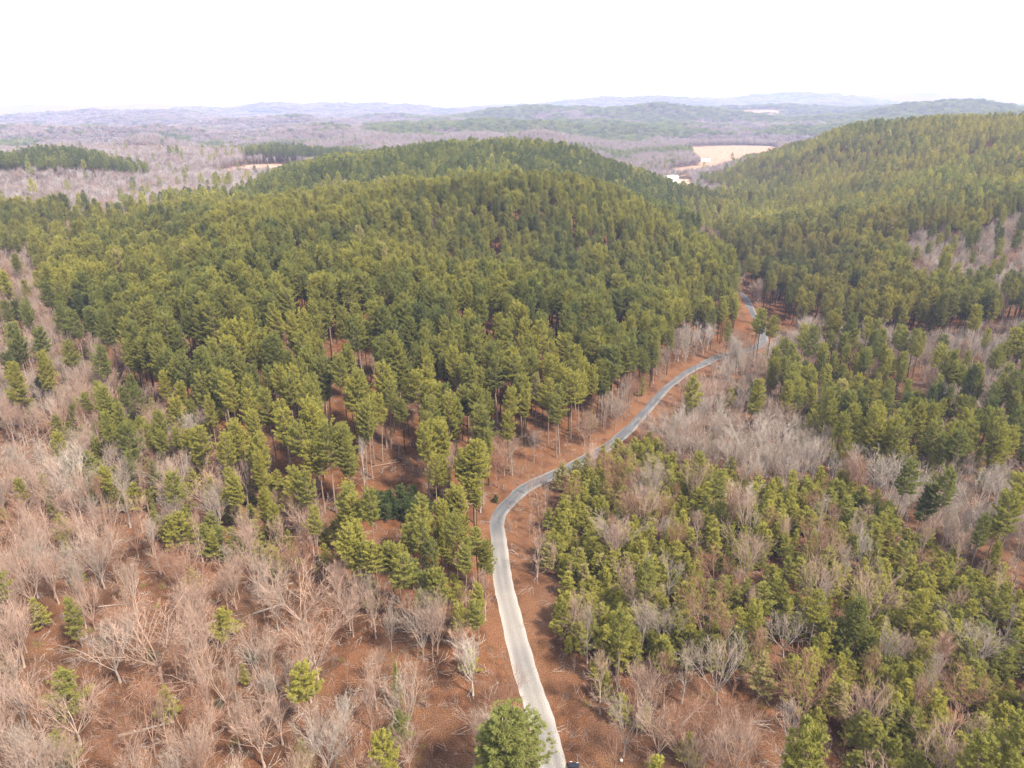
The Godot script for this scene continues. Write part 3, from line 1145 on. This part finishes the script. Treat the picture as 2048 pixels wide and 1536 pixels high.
func lane_x(z: float) -> float:
	var best := 0.0
	var near := 1e9
	for i in mini(lane.size(), 190):
		var d := absf(lane[i].y - z)
		if d < near:
			near = d
			best = lane[i].x
	return best

func scatter(called: String, mesh: ArrayMesh, list: Array, parent: Node, _pine: bool) -> void:
	var mm := MultiMesh.new()
	mm.transform_format = MultiMesh.TRANSFORM_3D
	mm.use_colors = true
	mm.mesh = mesh
	mm.instance_count = list.size()
	for i in list.size():
		var p: Place = list[i]
		mm.set_instance_transform(i, p.frame())
		mm.set_instance_color(i, p.tint)
	var o := MultiMeshInstance3D.new()
	o.name = called
	o.multimesh = mm
	parent.add_child(o, true)
	o.set_meta("kind", "stuff")

# ---------------------------------------------------------------- far country
const FAR_FIELDS := [-960,-1820,80,60, -850,-1830,120,40, -770,-1770,45,25, -1050,-3300,160,60, -700,-3000,110,40, -2300,-4300,240,80, 300,-5200,260,70, 1500,-5000,300,80, -250,-2050,50,30, 2500,-6500,300,120, 2100,-5600,220,80, -1700,-6200,400,90]
const FAR_PINES := [0,-2950,640,300, 300,-3300,480,220, 30,-4500,620,420, 950,-4200,600,340, 1900,-5200,950,400, 2300,-3600,900,420, -890,-1755,70,30, 1500,-2900,500,250, -350,-2700,90,60, -460,-2000,80,40, -700,-2350,160,30]

func far_cover(x: float, z: float) -> int:
	# 0 bare woods, 1 pines, 2 field
	for i in range(0, FAR_FIELDS.size(), 4):
		var a: float = (x - FAR_FIELDS[i]) / FAR_FIELDS[i + 2]
		var b: float = (z - FAR_FIELDS[i + 1]) / FAR_FIELDS[i + 3]
		if a * a + b * b + 0.5 * tones.get_noise_2d(x * 0.4, z * 0.4) < 1.0:
			return 2
	if Geometry2D.is_point_in_polygon(Vector2(x, z), outlines.field):
		return 2
	var n := patches.get_noise_2d(x, z)
	for i in range(0, FAR_PINES.size(), 4):
		var a: float = (x - FAR_PINES[i]) / FAR_PINES[i + 2]
		var b: float = (z - FAR_PINES[i + 1]) / FAR_PINES[i + 3]
		if a * a + b * b + n * 1.2 < 1.0:
			return 1
	var side := clampf(x / maxf(-z, 1.0), -0.7, 0.7)
	if n + side * 0.22 > 0.24:
		return 1
	return 0

func far_woods() -> void:
	var bags := [[], [], [], []]
	var r := 1540.0
	while r < 9500.0:
		var apart := maxf(7.2, r / 215.0) if r < 2600.0 else maxf(14.0, r / 150.0)
		var turn := -0.80
		var da := apart / r
		while turn < 0.80:
			var a := turn + rng.randf() * da
			var rr := r + rng.randf() * apart
			turn += da
			var x := sin(a) * rr
			var z := -cos(a) * rr
			var k := far_cover(x, z)
			if k == 2:
				continue
			if rng.randf() < 0.05:
				k = 1 - k
			var p := Place.new()
			p.at = spot(x, z)
			if framed(p.at) < 0.0:
				continue
			p.turn = rng.randf() * TAU
			var far := r > 2600.0
			if k == 1:
				var n := rng.randf_range(0.7, 1.05)
				p.size = Vector3(apart / 14.0 * 1.05, n, apart / 14.0 * 1.05) if far else Vector3(n * 1.15, n * 0.9, n * 1.15)
				var i := rng.randi_range(0, 1)
				p.tint = tone_color(PINE_TONES, i) * rng.randf_range(0.85, 1.2)
				bags[2 if far else 0].append(p)
			else:
				var n := rng.randf_range(0.7, 1.1)
				p.size = Vector3(apart / 14.0 * 1.05, n, apart / 14.0 * 1.05) if far else Vector3(n * 1.15, n, n * 1.15)
				var i := 3 if rng.randf() < 0.05 else 1 if rng.randf() < 0.8 else 0
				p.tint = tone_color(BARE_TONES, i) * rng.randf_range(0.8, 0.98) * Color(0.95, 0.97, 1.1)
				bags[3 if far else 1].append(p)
		r += apart
	var mass := Node3D.new()
	mass.name = "distant_woods"
	add_child(mass)
	tag(mass, "hazy woods of bare trees and pines covering the far hills", "woods", "", "stuff")
	scatter("pine_stand", make_far_pine(200, 1.7, 25.0, 0.5, 3.8).mesh(mats.needles), bags[0], mass, true)
	scatter("bare_stand", make_far_bare(30, 19.0, 7.0, 0.3).mesh(mats.twigs), bags[1], mass, false)
	var pines := Shape.new()
	var bares := Shape.new()
	for i in 7:
		var at := Vector3(cos(i * 2.4), 0, sin(i * 2.4)) * sqrt(i / 6.5) * 6.5
		for src in [[pines, make_far_pine(70, 2.4, 25.0 * rng.randf_range(0.75, 1.0), 0.5, 3.6)], [bares, make_far_bare(13, 18.0 * rng.randf_range(0.75, 1.1), 7.5, 0.7)]]:
			for j in src[1].v.size():
				src[0].v.append(src[1].v[j] + at)
				src[0].c.append(src[1].c[j])
	scatter("pine_stand", pines.mesh(mats.needles), bags[2], mass, true)
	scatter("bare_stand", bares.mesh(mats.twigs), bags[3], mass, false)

# ---------------------------------------------------------------- single things
func across(shape: Shape, from: Vector3, to: Vector3, r: float) -> void:
	# a trunk lying or leaning between two points, with stubs of broken limbs
	var d := (to - from).normalized()
	var n := 5
	for i in n:
		shape.tube(from.lerp(to, float(i) / n), from.lerp(to, float(i + 1) / n), r * (1.0 - 0.6 * i / n), r * (1.0 - 0.6 * (i + 1) / n), 7, grey(0.75, 1.1))
	shape.disc(from, -d, r, 7, Color(1.25, 1.1, 0.9))
	shape.disc(to, d, r * 0.4, 7, Color(1.2, 1.05, 0.9))

func limbs(shape: Shape, from: Vector3, to: Vector3, r: float, many: int, start: float) -> void:
	var d := (to - from).normalized()
	for i in many:
		var u := rng.randf_range(start, 1.0)
		var out := (d * 0.7 + rv() * 0.8).normalized()
		var p := from.lerp(to, u)
		var l := rng.randf_range(0.8, 2.6) * (1.3 - u * 0.6)
		shape.tube(p, p + out * l, r * 0.22, 0.015, 3, grey(0.9, 1.3))
		for k in 5:
			blade(shape, p + out * l * rng.randf_range(0.3, 1.0), (out + rv() * 0.7).normalized(), l * 0.6, 0.05, grey(0.9, 1.35))

func log_thing(called: String, label: String, category: String, group: String, from: Vector3, to: Vector3, r: float, look: Material, many: int, start := 0.45) -> void:
	var o := thing(called, label, category, from, 0.0, group)
	var a := Shape.new()
	across(a, Vector3.ZERO, to - from, r)
	part("trunk", a.mesh(look), null, o)
	if many:
		var b := Shape.new()
		limbs(b, Vector3.ZERO, to - from, r, many, start)
		part("branches", b.mesh(look), null, o).name = "crown"

func house(called: String, label: String, category: String, at: Vector3, turn: float, w: float, d: float, h: float, rise: float, wall: Color, roof: Color, bays: int, group := "") -> void:
	var o := thing(called, label, category, at, turn, group)
	var walls := Shape.new()
	walls.box(Vector3(-w / 2, -1.5, -d / 2), Vector3(w / 2, h, d / 2), Color.WHITE)
	for e in [-1.0, 1.0]:
		walls.tri(Vector3(e * w / 2, h, -d / 2), Vector3(e * w / 2, h + rise, 0), Vector3(e * w / 2, h, d / 2), Color.WHITE)
	part("wall", walls.mesh(plain("wall_paint", wall.linear_to_srgb(), 0.8)), null, o)
	var r := Shape.new()
	var k := rise / (d / 2)
	for e in [-1.0, 1.0]:
		var a := Vector3(-w / 2 - 0.5, h + rise + 0.06, 0)
		var b := Vector3(w / 2 + 0.5, h + rise + 0.06, 0)
		var c := Vector3(w / 2 + 0.5, h - 0.6 * k + 0.06, e * (d / 2 + 0.6))
		var f := Vector3(-w / 2 - 0.5, h - 0.6 * k + 0.06, e * (d / 2 + 0.6))
		r.quad(a, b, c, f, Color.WHITE)
		r.quad(a + Vector3.UP * 0.15, b + Vector3.UP * 0.15, c + Vector3.UP * 0.15, f + Vector3.UP * 0.15, Color.WHITE)
		r.quad(f, c, c + Vector3.UP * 0.15, f + Vector3.UP * 0.15, Color.WHITE)
	part("roof", r.mesh(plain("roof_sheet", roof.linear_to_srgb(), 0.6)), null, o)
	var dark := plain("window_glass", lin(0.04, 0.05, 0.06), 0.3)
	for i in bays:
		var x := -w / 2 + w * (i + 0.5) / bays
		var s := Shape.new()
		if i == bays / 2:
			s.box(Vector3(x - 0.6, 0.0, d / 2 - 0.02), Vector3(x + 0.6, 2.2, d / 2 + 0.05), Color.WHITE)
			part("door", s.mesh(plain("door_paint", lin(0.2, 0.12, 0.09), 0.6)), null, o)
		else:
			s.box(Vector3(x - 0.6, 1.0, d / 2 - 0.02), Vector3(x + 0.6, 2.3, d / 2 + 0.05), Color.WHITE)
			part("window", s.mesh(dark), null, o)

func prism(s: Shape, outline: Array, half: float, inset: float, col := Color.WHITE) -> void:
	# an outline in z, y given thickness across x, its upper points drawn in
	var n := outline.size()
	var l: Array[Vector3] = []
	var r: Array[Vector3] = []
	for q in outline:
		var k: float = half - inset * clampf((q[1] - 0.95) / 0.6, 0.0, 1.0)
		l.append(Vector3(-k, q[1], q[0]))
		r.append(Vector3(k, q[1], q[0]))
	for i in n:
		var j := (i + 1) % n
		s.quad(l[i], l[j], r[j], r[i], col)
	for i in range(1, n - 1):
		s.tri(l[0], l[i], l[i + 1], col)
		s.tri(r[0], r[i], r[i + 1], col)

func build_car() -> void:
	var at := spot(11.0, -97.2) + Vector3.UP * 0.02
	var o := thing("parked_car", "dark car parked on the russet verge right of the road, cut by the frame edge", "car", at, -0.18)
	var paint := plain("dark_paint", lin(0.010, 0.011, 0.015), 0.5)
	var b := Shape.new()
	prism(b, [[-2.3, 0.35], [-2.36, 0.62], [-2.25, 0.86], [-1.0, 1.02], [1.9, 1.05], [2.25, 0.95], [2.32, 0.6], [2.25, 0.35]], 0.93, 0.0)
	part("body", b.mesh(paint), null, o)
	var cabin := Shape.new()
	prism(cabin, [[-1.0, 1.025], [-0.55, 1.34], [-0.1, 1.52], [0.6, 1.57], [1.35, 1.5], [1.95, 1.055]], 0.86, 0.22)
	part("cabin", cabin.mesh(plain("tinted_glass", lin(0.008, 0.009, 0.012), 0.45)), null, o)
	var roof := Shape.new()
	prism(roof, [[-0.15, 1.525], [-0.1, 1.55], [0.6, 1.6], [1.3, 1.535], [1.35, 1.505], [0.6, 1.575]], 0.86, 0.235)
	part("roof", roof.mesh(paint), null, o)
	for x in [-0.84, 0.84]:
		for z in [-1.45, 1.4]:
			var w := Shape.new()
			w.tube(Vector3(x - 0.11, 0.33, z), Vector3(x + 0.11, 0.33, z), 0.33, 0.33, 14, Color.WHITE)
			w.disc(Vector3(x + signf(x) * 0.11, 0.33, z), Vector3(signf(x), 0, 0), 0.33, 14, Color.WHITE)
			var t := part("wheel", w.mesh(plain("tyre", lin(0.02, 0.02, 0.02), 0.9)), null, o)
			var rim := Shape.new()
			rim.disc(Vector3(x + signf(x) * 0.125, 0.33, z), Vector3(signf(x), 0, 0), 0.2, 10, Color.WHITE)
			part("rim", rim.mesh(plain("rim_metal", lin(0.4, 0.4, 0.42), 0.4)), null, t)
		var l := Shape.new()
		l.box(Vector3(x - 0.2 * signf(x) - 0.2, 0.66, -2.38), Vector3(x - 0.2 * signf(x) + 0.2, 0.8, -2.24), Color.WHITE)
		part("headlight", l.mesh(plain("headlight_glass", lin(0.6, 0.6, 0.62), 0.2)), null, o)
		var t2 := Shape.new()
		t2.box(Vector3(x - 0.1 * signf(x) - 0.15, 0.75, 2.2), Vector3(x - 0.1 * signf(x) + 0.15, 0.95, 2.34), Color.WHITE)
		part("taillight", t2.mesh(plain("taillight_glass", lin(0.25, 0.02, 0.03), 0.2)), null, o)
		var m := Shape.new()
		m.box(Vector3(signf(x) * 1.02 - 0.11, 0.98, -0.75), Vector3(signf(x) * 1.02 + 0.11, 1.12, -0.6), Color.WHITE)
		part("mirror", m.mesh(paint), null, o)

func place_extras() -> void:
	build_car()
	var pale_bark := plain("pale_dead_bark", lin(0.17, 0.135, 0.11), 0.95, true)
	var brown_bark := plain("brown_dead_bark", lin(0.15, 0.095, 0.065), 0.95, true)
	var up := Vector3.UP * 0.35
	log_thing("fallen_log", "long pale fallen log lying on leaf litter among bare trees", "log", "", spot(-77.5, -103.2) + up, spot(-68.5, -107.2) + up, 0.36, pale_bark, 0)
	log_thing("fallen_log", "short fallen log lying beside the wide fanned bare tree", "log", "", spot(-63.8, -140.2) + up, spot(-57.2, -144.2) + up, 0.3, pale_bark, 4, 0.6)
	log_thing("fallen_log", "thin grey fallen log behind the round olive pine", "log", "", spot(-100.0, -139.0) + up, spot(-93.5, -141.0) + up, 0.2, pale_bark, 3)
	log_thing("fallen_log", "dark fallen trunk lying across the orange clearing", "log", "", spot(-47.0, -208.0) + up, spot(-38.0, -213.0) + up, 0.24, brown_bark, 5)
	log_thing("fallen_log", "fallen trunk with branches under the pines left of the orange clearing", "log", "", spot(-66.0, -222.0) + up, spot(-55.0, -226.0) + up, 0.24, brown_bark, 6)
	# wind-thrown pines at the left
	var words := ["lowest", "second", "third", "fourth", "fifth", "topmost"]
	for i in 6:
		var a := spot(-175.0 + i * 2.6, -207.0 - i * 3.0)
		log_thing("leaning_pine", "%s of the brown trunks leaning rightwards at the wind-thrown pines" % words[i], "leaning tree", "trunks leaning at the wind-thrown pines", a, a + Vector3(9.0 + r1() * 3.0, 11.5 + r1() * 2.0, -6.0 + r1() * 4.0), 0.19, brown_bark, 12, 0.5)
	for i in 9:
		var a := spot(-166.0 + i * 3.2 + r1() * 2.0, -199.0 - rng.randf() * 14.0) + up
		var b := spot(a.x + 10.0 + r1() * 3.0, a.z - 5.0 + r1() * 5.0) + Vector3.UP * rng.randf_range(0.4, 3.0)
		log_thing("thrown_pine", "brown thrown trunk lying in the tangle at the wind-thrown pines, %s from the left" % NTH[i].replace("nearest", "first"), "fallen tree", "trunks lying at the wind-thrown pines", a, b, 0.17, brown_bark, 14, 0.3)
	for i in 12:
		var a := spot(330.0 + (i % 4) * 26.0 + r1() * 8.0, -500.0 - (i / 4) * 28.0 + r1() * 8.0) + up
		var b := spot(a.x + 9.0 + r1() * 2.0, a.z - 8.0 + r1() * 8.0) + Vector3.UP * rng.randf_range(1.0, 7.0)
		log_thing("thrown_pine", "pale thrown pine in the bare hillside gap, %s row, %s from the left" % [["front", "middle", "back"][i / 4], ["first", "second", "third", "fourth"][i % 4]], "fallen tree", "pines thrown in the hillside gap", a, b, 0.22, pale_bark, 14, 0.4)
	# the bent dark hemlock
	var h := make_scrub(15.0, 3.2, 70, 0.45)
	var o := thing("hemlock_tree", "bent dark hemlock with drooping crown above the leaning brown trunks", "tree", spot(-181.0, -248.0))
	part("trunk", h[0].mesh(mats.bark), null, o)
	part("crown", h[1].mesh(leafy("hemlock_needles", lin(0.028, 0.045, 0.024))), null, o)
	o.rotation.z = -0.25
	# dark thicket
	var leaf := leafy("thicket_leaves", lin(0.060, 0.078, 0.026))
	var leaf_b := leafy("thicket_leaves_pale", lin(0.085, 0.105, 0.032))
	var first := [make_scrub(4.6, 2.3, 46, 0.06), make_scrub(5.4, 2.5, 50, 0.06)]
	var shapes := [[first[0][0].mesh(mats.bark), first[0][1].mesh(leaf)], [first[1][0].mesh(mats.bark), first[1][1].mesh(leaf_b)]]
	var n := 0
	for row in 3:
		for i in [6, 7, 5][row]:
			var x: float = -44.0 + i * [3.2, 2.8, 3.0][row] + row * 0.6 + r1() * 0.6
			var z: float = -180.5 - row * 3.0 + r1() * 0.8
			var k := 1 if rng.randf() < 0.3 else 0
			var t := thing("evergreen_shrub", "%s dark evergreen shrub, %s from the left in the %s row of the thicket" % ["paler" if k else "dense", NTH[i].replace("nearest", "first"), ["front", "middle", "back"][row]], "shrub", spot(x, z), rng.randf() * TAU, "dark evergreen shrubs of the thicket")
			part("stem", shapes[k][0], null, t)
			part("foliage", shapes[k][1], null, t)
			t.scale = Vector3.ONE * rng.randf_range(0.9, 1.5)
			n += 1
	for q in [[-80.5, -124.0, "small dark evergreen shrub under the widest bare tree"], [-52.0, -118.0, "small dark evergreen shrub between the two logs"], [-59.0, -125.5, "low grey-green shrub in the leaf litter before the short log"], [-5.5, -196.5, "small dark shrub above the outer edge of the road bend"], [-24.0, -196.0, "dark young evergreen right of the thicket"], [-19.5, -186.0, "dark slender evergreen between thicket and road bend"], [-61.0, -112.0, "dark low evergreen right of the widest bare tree"]]:
		var t := thing("evergreen_shrub", q[2], "shrub", spot(q[0], q[1]), rng.randf() * TAU, "dark evergreen shrubs on the forest floor")
		part("stem", shapes[0][0], null, t)
		part("foliage", shapes[0][1], null, t)
		t.scale = Vector3.ONE * rng.randf_range(0.4, 0.65)
	var st := Shape.new()
	var ball := SphereMesh.new()
	ball.radius = 0.32
	ball.height = 0.4
	ball.radial_segments = 9
	ball.rings = 5
	var stone := part("pale_stone", ball, plain("pale_stone", lin(0.3, 0.28, 0.26), 0.9), self)
	stone.position = spot(20.6, -100.2) + Vector3.UP * 0.2
	stone.rotation = Vector3(0.2, 0.6, 0.3)
	tag(stone, "small pale stone on the leaf litter right of the dark car", "stone")
	# buildings
	house("white_barn", "long white barn in the valley below the tan field", "barn", spot(310.0, -1417.0), 0.35, 27.0, 12.0, 5.0, 3.0, Color(0.75, 0.75, 0.74), Color(0.62, 0.64, 0.66), 5)
	house("white_house", "white house on pale gravel in front of the long white barn", "house", spot(296.0, -1330.0), -0.2, 17.0, 10.0, 4.5, 2.8, Color(0.75, 0.74, 0.72), Color(0.5, 0.5, 0.5), 5)
	house("field_shed", "low white shed with a pale roof standing in the tan field", "shed", spot(484.0, -1840.0), 0.1, 22.0, 9.0, 3.6, 2.0, Color(0.72, 0.71, 0.7), Color(0.66, 0.66, 0.68), 3)
	house("red_house", "house with a reddish roof among bare trees beyond the dark pine hill", "house", spot(-585.0, -1155.0), 0.3, 16.0, 9.0, 4.0, 3.0, Color(0.3, 0.16, 0.12), Color(0.26, 0.1, 0.08), 3)
	house("dark_house", "dark red house on the tan hilltop field far away", "house", spot(-775.0, -1830.0), 0.1, 22.0, 10.0, 4.5, 3.4, Color(0.16, 0.06, 0.05), Color(0.11, 0.07, 0.07), 5)
	house("pale_house", "white house with a blue-grey roof at the field's right end far away", "house", spot(-670.0, -1740.0), -0.3, 16.0, 10.0, 4.5, 3.0, Color(0.7, 0.7, 0.72), Color(0.3, 0.36, 0.46), 3)
	house("small_house", "small white house between dark pines below the tan hilltop field", "house", spot(-870.0, -1725.0), 0.2, 12.0, 8.0, 3.5, 2.4, Color(0.7, 0.7, 0.7), Color(0.5, 0.5, 0.5), 3)
	forest_floor()

func forest_floor() -> void:
	# fallen branches and low brush on the forest floor
	var twig := Shape.new()
	for i in 3:
		var p := Vector3(r1(), 0.12, r1())
		var d := Vector3(r1(), 0.08 * r1(), r1()).normalized()
		twig.tube(p - d * 1.2, p + d * 1.2, 0.045, 0.02, 3, grey(0.8, 1.2))
		for k in 5:
			blade(twig, p + d * r1(), (d + Vector3(r1(), 0.2, r1()) * 0.8).normalized(), rng.randf_range(0.5, 1.1), 0.05, grey(0.8, 1.25))
	var brush := Shape.new()
	for i in 46:
		var p := Vector3(r1(), 0.0, r1()) * 0.6
		blade(brush, p, (Vector3.UP + rv() * 0.75).normalized(), rng.randf_range(0.5, 1.5), 0.045, grey(0.7, 1.3))
	var lists := [[], []]
	var z := -70.0
	while z > -330.0:
		var x := z * 0.8 - 8.0
		while x < -z * 0.8 + 8.0:
			var px := x + rng.randf() * 1.9
			var pz := z - rng.randf() * 1.9
			x += 1.9
			if road_gap(px, pz) < 3.3 or framed(Vector3(px, 0, pz)) < 0.0:
				continue
			var k := 0 if rng.randf() < 0.3 else 1
			var bushy := tones.get_noise_2d(px * 2.2 - 500.0, pz * 2.2)
			if k == 1 and rng.randf() > 0.5 + bushy * 1.6:
				continue
			if road_gap(px, pz) < 9.0 and rng.randf() < 0.6:
				continue
			var p := Place.new()
			p.at = spot(px, pz)
			var n := rng.randf_range(0.5, 1.4)
			p.size = Vector3(n, n, n)
			p.turn = rng.randf() * TAU
			var i: int = [1, 3, 0][rng.randi() % 3] if k == 0 else [2, 2, 0, 1][rng.randi() % 4]
			p.tint = tone_color(BARE_TONES, i) * rng.randf_range(0.65, 1.0)
			if k == 1 and rng.randf() < 0.05:
				p.tint = tone_color(PINE_TONES, 1)
			lists[k].append(p)
		z -= 1.9
	var mass := Node3D.new()
	mass.name = "forest_undergrowth"
	add_child(mass)
	tag(mass, "fallen branches and low dry brush on the forest floor", "undergrowth", "", "stuff")
	scatter("fallen_branches", twig.mesh(mats.twigs), lists[0], mass, false)
	scatter("dry_brush", brush.mesh(mats.twigs), lists[1], mass, false)
